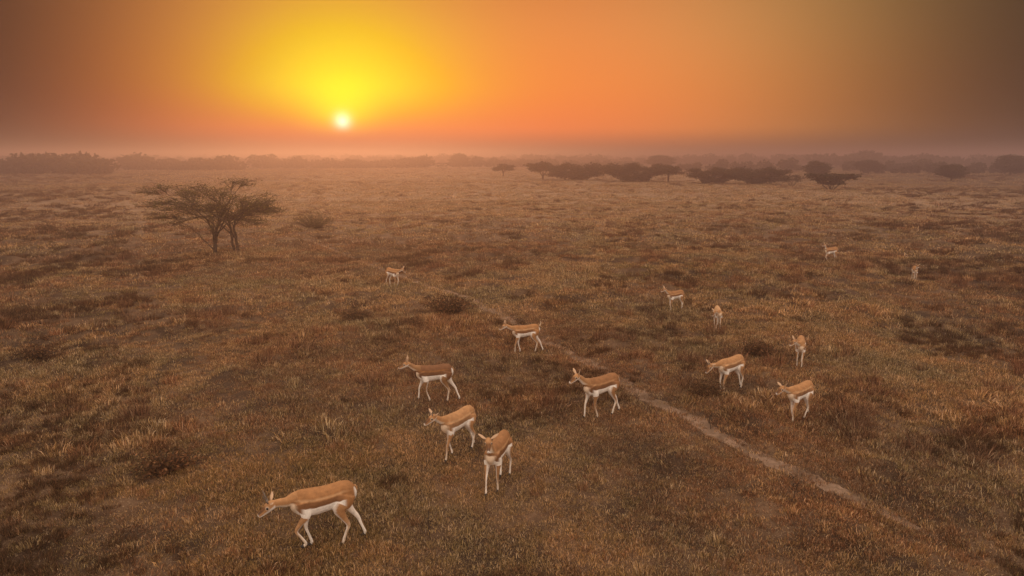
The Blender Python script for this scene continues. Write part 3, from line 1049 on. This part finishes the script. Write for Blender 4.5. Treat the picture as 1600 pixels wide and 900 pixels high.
def antelope(name, label, loc, heading, scale, legs, neck, head, tail=0, dark=0.0, ears=(35, 35), voxel=0.0085, detail=2, seed=0, pale=0.0, horns=0.0):
    """legs: (fl, fr, rl, rr) each (dx, lift); neck: (pitch, yaw); head: (pitch, yaw) in degrees, head yaw from the body axis"""
    x0, y0 = loc
    hd = R(heading)
    root_z = float(height(x0, y0))
    e = tag(empty(name, (x0, y0, root_z), hd), label, 'antelope', 'antelope herd on the plain')
    e.scale = (scale,) * 3
    g = np.random.default_rng(900 + seed)
    Y = np.array([0., 1., 0.])

    def gz(p):      # ground under a local point, in local units
        w = rotz(np.array([p[0], p[1], 0.]) * scale, hd)
        return (float(height(x0 + w[0], y0 + w[1])) - root_z) / scale
    parts = {}
    tr = np.array([  # x, z, half height, half width
        (-.425, .705, .035, .03), (-.405, .702, .095, .065), (-.35, .698, .152, .102), (-.25, .695, .176, .124), (-.13, .676, .174, .136),
        (0, .657, .180, .142), (.12, .646, .190, .137), (.22, .650, .188, .120), (.30, .662, .162, .100), (.35, .674, .120, .076), (.38, .688, .06, .04)])
    pts = np.column_stack([tr[:, 0], tr[:, 0] * 0, tr[:, 1]])
    parts['trunk'] = loft(pts, tr[:, 3] * .92, tr[:, 2] * .97, Y, 20, 4)
    npd, nyw = R(neck[0]), R(neck[1])
    nd = rotz(np.array([math.cos(npd), 0, math.sin(npd)]), nyw)
    N0 = np.array([.30, 0, .735])
    N1 = N0 + nd * .305
    mid = N0 + nd * .15 + np.array([0, 0, -.018 * math.cos(npd)])
    ns = rotz(Y, nyw * .6)
    parts['neck'] = loft([(.17, 0, .68), (.26, 0, .71), mid * .35 + N0 * .65 + np.array([.0, 0, -.005]), mid, N1 - nd * .05, N1 + nd * .015],
                         [.082, .080, .060, .045, .040, .037], [.135, .128, .096, .066, .055, .047], ns, 16, 4)
    hp, hy = R(head[0]), R(head[1])
    h = rotz(np.array([math.cos(hp), 0, math.sin(hp)]), hy)
    hs = rotz(Y, hy)
    hu = np.cross(h, hs)
    H0 = N1 + nd * .012
    st = 1.13 * np.array([(-.045, .02, .024, 0), (-.01, .043, .05, .004), (.035, .05, .056, .004), (.075, .043, .050, -.004), (.115, .033, .041, -.012),
                   (.152, .028, .034, -.017), (.178, .025, .028, -.019), (.193, .015, .017, -.02)])
    parts['head'] = loft([H0 + h * a + hu * d for a, _, _, d in st], st[:, 1], st[:, 2], hs, 16, 4)
    toes = []
    for k, (sg, front) in enumerate(((1, True), (-1, True), (1, False), (-1, False))):
        dx, lift = legs[k]
        if front:
            T = np.array([.215 + dx, .066 * sg, 0.])
            T[2] = gz(T) + lift
            B = np.array([.205 + .28 * dx, .082 * sg, .505 + .15 * lift])
            fold = min(1.0, lift * 6)
            D = T + np.array([-.018 - .05 * fold, 0, .052 + .0 * fold])
            C = ik(B, D, .245, .22, np.array([1., 0, .15]))
            A = np.array([.25, .070 * sg, .69])
            m1, m2 = B * .5 + C * .5, C * .5 + D * .5
            parts['leg%d' % k] = loft([A, B, m1, C, m2, D, T * .55 + D * .45, T + (0, 0, .012)],
                                      [.056, .054, .031, .0215, .0142, .0180, .0150, .017], [.105, .068, .036, .0225, .0165, .0195, .018, .022], Y, 12, 4)
        else:
            T = np.array([-.335 + dx, .066 * sg, 0.])
            T[2] = gz(T) + lift
            A = np.array([-.28, .070 * sg, .70])
            B = np.array([-.215 + .32 * dx, .092 * sg, .525])
            D = T + np.array([-.018, 0, .052])
            C = ik(B, D, .278, .238, np.array([-1., 0, 0]))
            m1, m2 = B * .5 + C * .5, C * .5 + D * .5
            parts['leg%d' % k] = loft([A, B * .5 + A * .5 + (-.02, 0, 0), B + (-.02, 0, 0), m1, C, m2, D, T * .55 + D * .45, T + (0, 0, .012)],
                                      [.062, .072, .058, .032, .0225, .0150, .0185, .0150, .017],
                                      [.135, .128, .090, .045, .0290, .0185, .0200, .018, .022], Y, 12, 4)
        toes.append((T, D))
    V, Q, Tt, base = [], [], [], 0
    for pr in parts.values():
        V.append(pr['V'])
        Q.append(pr['q'] + base)
        Tt.append(pr['tri'] + base)
        base += len(pr['V'])
    raw = mesh('body_raw', np.concatenate(V), [np.concatenate(Q), np.concatenate(Tt)])
    tmp = bpy.data.objects.new('body_raw', raw)
    col.objects.link(tmp)
    rm = tmp.modifiers.new('r', 'REMESH')
    rm.mode = 'VOXEL'
    rm.voxel_size = voxel
    rm.use_smooth_shade = True
    sm = tmp.modifiers.new('s', 'SMOOTH')
    sm.factor = .5
    sm.iterations = 2
    dg = bpy.context.evaluated_depsgraph_get()
    me = bpy.data.meshes.new_from_object(tmp.evaluated_get(dg))
    me.name = 'body'
    bpy.data.objects.remove(tmp)
    bpy.data.meshes.remove(raw)
    me.materials.clear()
    me.materials.append(M['coat'])
    n = len(me.vertices)
    co = np.zeros(n * 3, dtype=np.float32)
    me.vertices.foreach_get('co', co)
    co = co.reshape(-1, 3).astype(float)
    # --- coat pattern: which limb each point belongs to, and where on it
    names = list(parts)
    best = np.full(n, 1e9)
    who = np.zeros(n, int)
    fr, su, uu = np.zeros(n), np.zeros(n), np.zeros(n)
    for k, nm in enumerate(names):
        pr = parts[nm]
        d = np.linalg.norm(co[:, None, :] - pr['p'][None], axis=2) / (0.5 * (pr['a'] + pr['b']))[None]
        i = np.argmin(d, axis=1)
        dm = d[np.arange(n), i]
        if nm.startswith('leg'):
            dm = dm + np.where(i < 5, .55, 0)        # shoulder and thigh muscle belong to the trunk's pattern
        if nm == 'neck':
            dm = dm + np.where(i < 6, .25, 0)
        w = dm < best
        best[w] = dm[w]
        who[w] = k
        rel = co - pr['p'][i]
        fr[w] = (i / (len(pr['p']) - 1))[w]
        su[w] = (np.sum(rel * pr['s'][i], 1) / pr['a'][i])[w]
        uu[w] = (np.sum(rel * pr['u'][i], 1) / pr['b'][i])[w]
    wob = (vnoise(co[:, 0] * 10 + 50, co[:, 2] * 10 + co[:, 1] * 7 + 50, 0.8, 3 + seed, 2) - .5)
    top = (FAWN * .85 + BROWN * .15) * (1 - dark) + BROWN * 1.05 * dark
    flank = (BROWN * .95 + FAWN * .05) * (1 - dark) + BROWN * .8 * dark
    band = PALE * (1 - dark) + (FAWN * .8) * dark
    if pale:
        top, flank, band = top * (1 - pale) + PALE * pale, flank * (1 - pale) + PALE * .8 * pale, band
    c = np.zeros((n, 3))

    def blend(mask, colr, w):
        c[mask] = c[mask] * (1 - w[mask, None]) + np.asarray(colr) * w[mask, None]
    T = who == names.index('trunk')
    xs, zs, hh = tr[:, 0], tr[:, 1], tr[:, 2]
    tv = (co[:, 2] - np.interp(co[:, 0], xs, zs)) / np.interp(co[:, 0], xs, hh) + wob * .12
    c[:] = top
    legmask = np.array([names[k].startswith('leg') for k in who])
    body = T | (legmask & (fr < .2))
    blend(body, band, sstep(tv, .42, .24) * sstep(tv, -.1, .02) * sstep(co[:, 0], -.34, -.2) if False else np.clip(1 - np.abs(tv - .36) / .15, 0, 1) * sstep(co[:, 0], -.36, -.2))
    blend(body, flank, sstep(.27 - tv, 0, .12) * sstep(co[:, 0], -.30, -.18) * (1 - sstep(co[:, 0], .26, .34) * .5))
    belly = sstep(-.17 - tv, 0, .05) * sstep(co[:, 0], -.30, -.24) * (1 - sstep(co[:, 0], .22, .30) * (tv > -.6))
    blend(body, WHITE, belly)
    blend(body & (co[:, 0] < -.2), WHITE * .95, sstep(-co[:, 0], .375, .41) * sstep(.085 - np.abs(co[:, 1]), 0, .03) * (tv < .7))
    blend(body, CREAM * 1.1, sstep(co[:, 0], .30, .37) * sstep(.15 - tv, 0, .3))
    Nk = who == names.index('neck')
    c[Nk] = FAWN * .75 * (1 - dark * .4) + PALE * .25
    blend(Nk, CREAM, sstep(-uu, .10, .5))
    blend(Nk, WHITE, sstep(-uu, .55, .85))
    Hd = who == names.index('head')
    c[Hd] = FAWN * .7 + PALE * .3
    blend(Hd, WHITE, sstep(-uu, .05, .45))
    blend(Hd, BROWN * .8, sstep(uu, .25, .6) * sstep(fr, .30, .42) * (1 - sstep(fr, .82, .9)))
    blend(Hd, DUSK, sstep(fr, .55, .7) * (1 - sstep(fr, .82, .9)) * sstep(uu, .45, .8))
    blend(Hd, WHITE, sstep(fr, .80, .9))
    for sg in (1, -1):
        eye = H0 + h * .067 + hs * .049 * sg + hu * .014
        dd = np.linalg.norm(co - eye, axis=1)
        blend(Hd, CREAM, sstep(.034 - dd, 0, .014) * .75)
    for k in range(4):
        Lm = who == names.index('leg%d' % k)
        Lm &= fr >= .12
        sg = 1 if k in (0, 2) else -1
        f0 = FAWN * .55 + PALE * .45 if k < 2 else FAWN * .7 + PALE * .3
        low = sstep(fr, .38, .62)
        c[Lm] = (f0 * (1 - dark * .3))[None] * (1 - low[Lm, None]) + (CREAM * 1.0)[None] * low[Lm, None]
        blend(Lm, WHITE, sstep(-su * sg, .0, .4) * .8)
        blend(Lm, WHITE * .95, sstep(-uu if k < 2 else uu, .3, .7) * .75)
        blend(Lm, WHITE * .85, sstep(fr, .55, .75) * .3)
    c *= (1 + wob[:, None] * .25)
    vcol(me, 'coat', np.clip(c, .01, .9))
    add('body', me, e)

    # --- parts with a look of their own
    def bit(nm, lf, mat, colr=None):
        b = mesh(nm, lf['V'], [lf['q'], lf['tri']], mat, True)
        if colr is not None:
            vcol(b, 'coat', np.tile(colr, (len(lf['V']), 1)))
        return add(nm, b, e)
    for sg in (1, -1):
        base_e = H0 - h * .006 + hs * .040 * sg + hu * .040
        a = R(ears[0 if sg > 0 else 1])
        ed = unit(hs * sg * math.sin(a) * 1.25 + hu * math.cos(a) - h * .35)
        wdir = unit(h + hs * sg * .35)
        wdir = unit(wdir - ed * np.dot(wdir, ed))
        bit('ear', loft([base_e, base_e + ed * .035, base_e + ed * .08, base_e + ed * .12, base_e + ed * .15],
                        [.011, .023, .027, .018, .003], [.010, .009, .007, .005, .002], wdir, 10, 4), M['coat'], FAWN * .5 + CREAM * .5)
        if detail >= 1:
            c0 = H0 + h * .067 + hs * .048 * sg + hu * .014
            bit('eye', loft([c0 - h * .016, c0 - h * .011, c0, c0 + h * .011, c0 + h * .016], [.002, .012, .0145, .012, .002],
                            [.002, .013, .0165, .013, .002], hs, 10, 3), M['eye'])
    if detail >= 1:
        c0 = H0 + h * .213 + hu * -.014
        bit('nose', loft([c0 - h * .012, c0, c0 + h * .009], [.008, .013, .004], [.006, .010, .004], hs, 10, 3), M['nose'])
    if horns:
        for sg in (1, -1):
            hb = H0 + h * .028 + hs * .018 * sg + hu * .050
            hv = unit(hu + hs * sg * .34 - h * .12)
            wv = hs * sg
            bit('horn', loft([hb, hb + hv * .25 * horns + wv * .012, hb + hv * .5 * horns - wv * .006, hb + hv * .75 * horns + wv * .010, hb + hv * horns],
                             [.012, .0105, .009, .007, .003], [.012, .0105, .009, .007, .003], h, 8, 4), M['horn'])
    tb = np.array([-.412, 0, .785])
    if tail > 0:
        tp = [tb, tb + (-.03, 0, .05), tb + (-.045, 0, .11), tb + (-.035, 0, .17)]
    else:
        tp = [tb + (.01, 0, 0), tb + (-.012, 0, -.03), tb + (-.016, 0, -.08), tb + (-.006, 0, -.13)]
    bit('tail', loft(tp, [.016, .02, .017, .004], [.013, .013, .011, .004], Y, 10, 4), M['coat'], (FAWN * .5 + PALE * .5) if tail == 0 else CREAM)
    if detail >= 2:
        for T_, D_ in toes:
            f = np.array([.012, 0, 0])
            bit('hoof', loft([T_ + (-.004, 0, .034), T_ + f * .3 + (0, 0, .016), T_ + f + (0, 0, .002)], [.0145, .019, .018], [.018, .026, .031], Y, 10, 3), M['hoof'])
    return e


W = lambda a, b, c, d: tuple((q if isinstance(q, tuple) else (q, 0.0)) for q in (a, b, c, d))
A = antelope
#  legs: front left, front right, rear left, rear right (left = the side towards the camera for one that walks left)
A('antelope', 'largest nearest antelope at the bottom left, walking left with its head lowered', (-2.47, 8.24), 200, 1.01,
  W((.07, .07), -.03, .13, -.17), (-8, 0), (-30, 0), ears=(70, 70), voxel=.0075, seed=1, dark=.12, horns=.17)
A('antelope', 'pale antelope stepping toward the lower left, directly behind the one facing the camera', (-.93, 11.05), 230, .93,
  W((.18), -.10, .04, -.14), (27, -4), (-18, -10), ears=(50, 55), seed=2, pale=.35, horns=.12)
A('antelope', 'antelope facing the camera with raised head and ears held out', (-.22, 9.95), 250, .95,
  W(-.02, .17, -.04, .06), (52, 10), (-24, 22), ears=(52, 52), dark=.45, seed=3)
A('antelope', 'dark brown-backed antelope striding left in side view', (-1.62, 13.62), 182, .93,
  W(-.09, .17, .06, -.20), (24, 0), (-20, 0), dark=1.2, ears=(18, 25), seed=4)
A('antelope', 'antelope with its tail raised, walking left beside the footpath', (.36, 17.39), 188, .88,
  W(.14, -.04, .07, -.18), (18, 0), (-24, 0), tail=1, ears=(20, 40), seed=5, detail=1)
A('antelope', 'antelope with a dark facial stripe and raised head, left of the bare footpath', (1.74, 12.74), 208, .98,
  W(-.08, .14, .10, -.16), (34, 0), (-20, 4), ears=(16, 50), dark=.6, seed=6)
A('antelope', 'antelope stooping left with its neck stretched level, right of the footpath', (4.72, 14.15), 212, .91,
  W(.06, .02, .02, -.12), (-4, -8), (-42, -12), ears=(75, 60), seed=7, pale=.25, horns=.22)
A('antelope', 'small antelope coming forward with its head turned aside, upper of the right-hand group', (6.88, 15.72), 248, .80,
  W(.05, -.06, .04, -.05), (22, -34), (-22, -48), ears=(35, 30), seed=8, detail=1, pale=.2)
A('antelope', 'antelope with one ear pricked and a bent foreleg, lowest of the right-hand group', (5.5, 12.42), 214, .86,
  W(.10, -.10, (.22), -.14), (18, -6), (-22, -8), ears=(30, 70), seed=9, pale=.15)
A('antelope', 'small pale antelope seen head-on with its head down', (6.02, 19.45), 262, .74,
  W(.03, -.02, .0, .03), (8, -38), (-40, -55), ears=(60, 60), seed=10, voxel=.0095, detail=1, pale=.9)
A('antelope', 'distant antelope standing side-on with head up, left of the small pale head-on one', (5.36, 21.95), 203, .76,
  W(.05, -.04, .05, -.09), (38, 0), (-14, 0), ears=(30, 40), dark=.3, seed=11, voxel=.0095, detail=1)
A('antelope', 'far antelope half hidden in the grass at the upper right, its head raised', (15.35, 32.6), 195, .82,
  W(.03, -.03, .03, -.03), (58, 10), (-8, 10), ears=(25, 30), seed=12, voxel=.0105, detail=0)
A('antelope', 'tiny far antelope facing the camera near the right edge', (16.93, 28.3), 248, .68,
  W(.02, -.02, .02, -.02), (48, 8), (-15, 10), ears=(50, 50), seed=13, voxel=.0105, detail=0)
A('antelope', 'faint far antelope in the tussocks near the thorn tree, heading right', (-4.65, 26.25), 322, .82,
  W(.05, -.05, .06, -.08), (20, 12), (-30, 10), ears=(35, 45), seed=14, voxel=.0105, detail=0)

# ---------------------------------------------------------------- haze
def build_haze():
    hx, y0, y1, z0, z1 = 3300, -3300, 3300, -1.6, 9.6
    v = np.array([(x, y, z) for x in (-hx, hx) for y in (y0, y1) for z in (z0, z1)], float)
    q = [(0, 1, 3, 2), (4, 6, 7, 5), (0, 4, 5, 1), (2, 3, 7, 6), (0, 2, 6, 4), (1, 5, 7, 3)]
    m = bpy.data.materials.new('haze')
    m.use_nodes = True
    t = NT(m.node_tree)
    pv = t.n('ShaderNodeVolumePrincipled')
    t.put(pv.inputs['Color'], (0.78, 0.545, 0.525))
    pv.inputs['Density'].default_value = 0.0041
    pv.inputs['Density Attribute'].default_value = ''
    pv.inputs['Anisotropy'].default_value = 0.70
    out = t.n('ShaderNodeOutputMaterial')
    t.t.links.new(pv.outputs[0], out.inputs['Volume'])
    o = add('haze', mesh('haze', v, np.array(q), m))
    tag(o, 'dusty evening haze over the whole plain', 'haze', kind='stuff')
    o.display_type = 'WIRE'


build_haze()
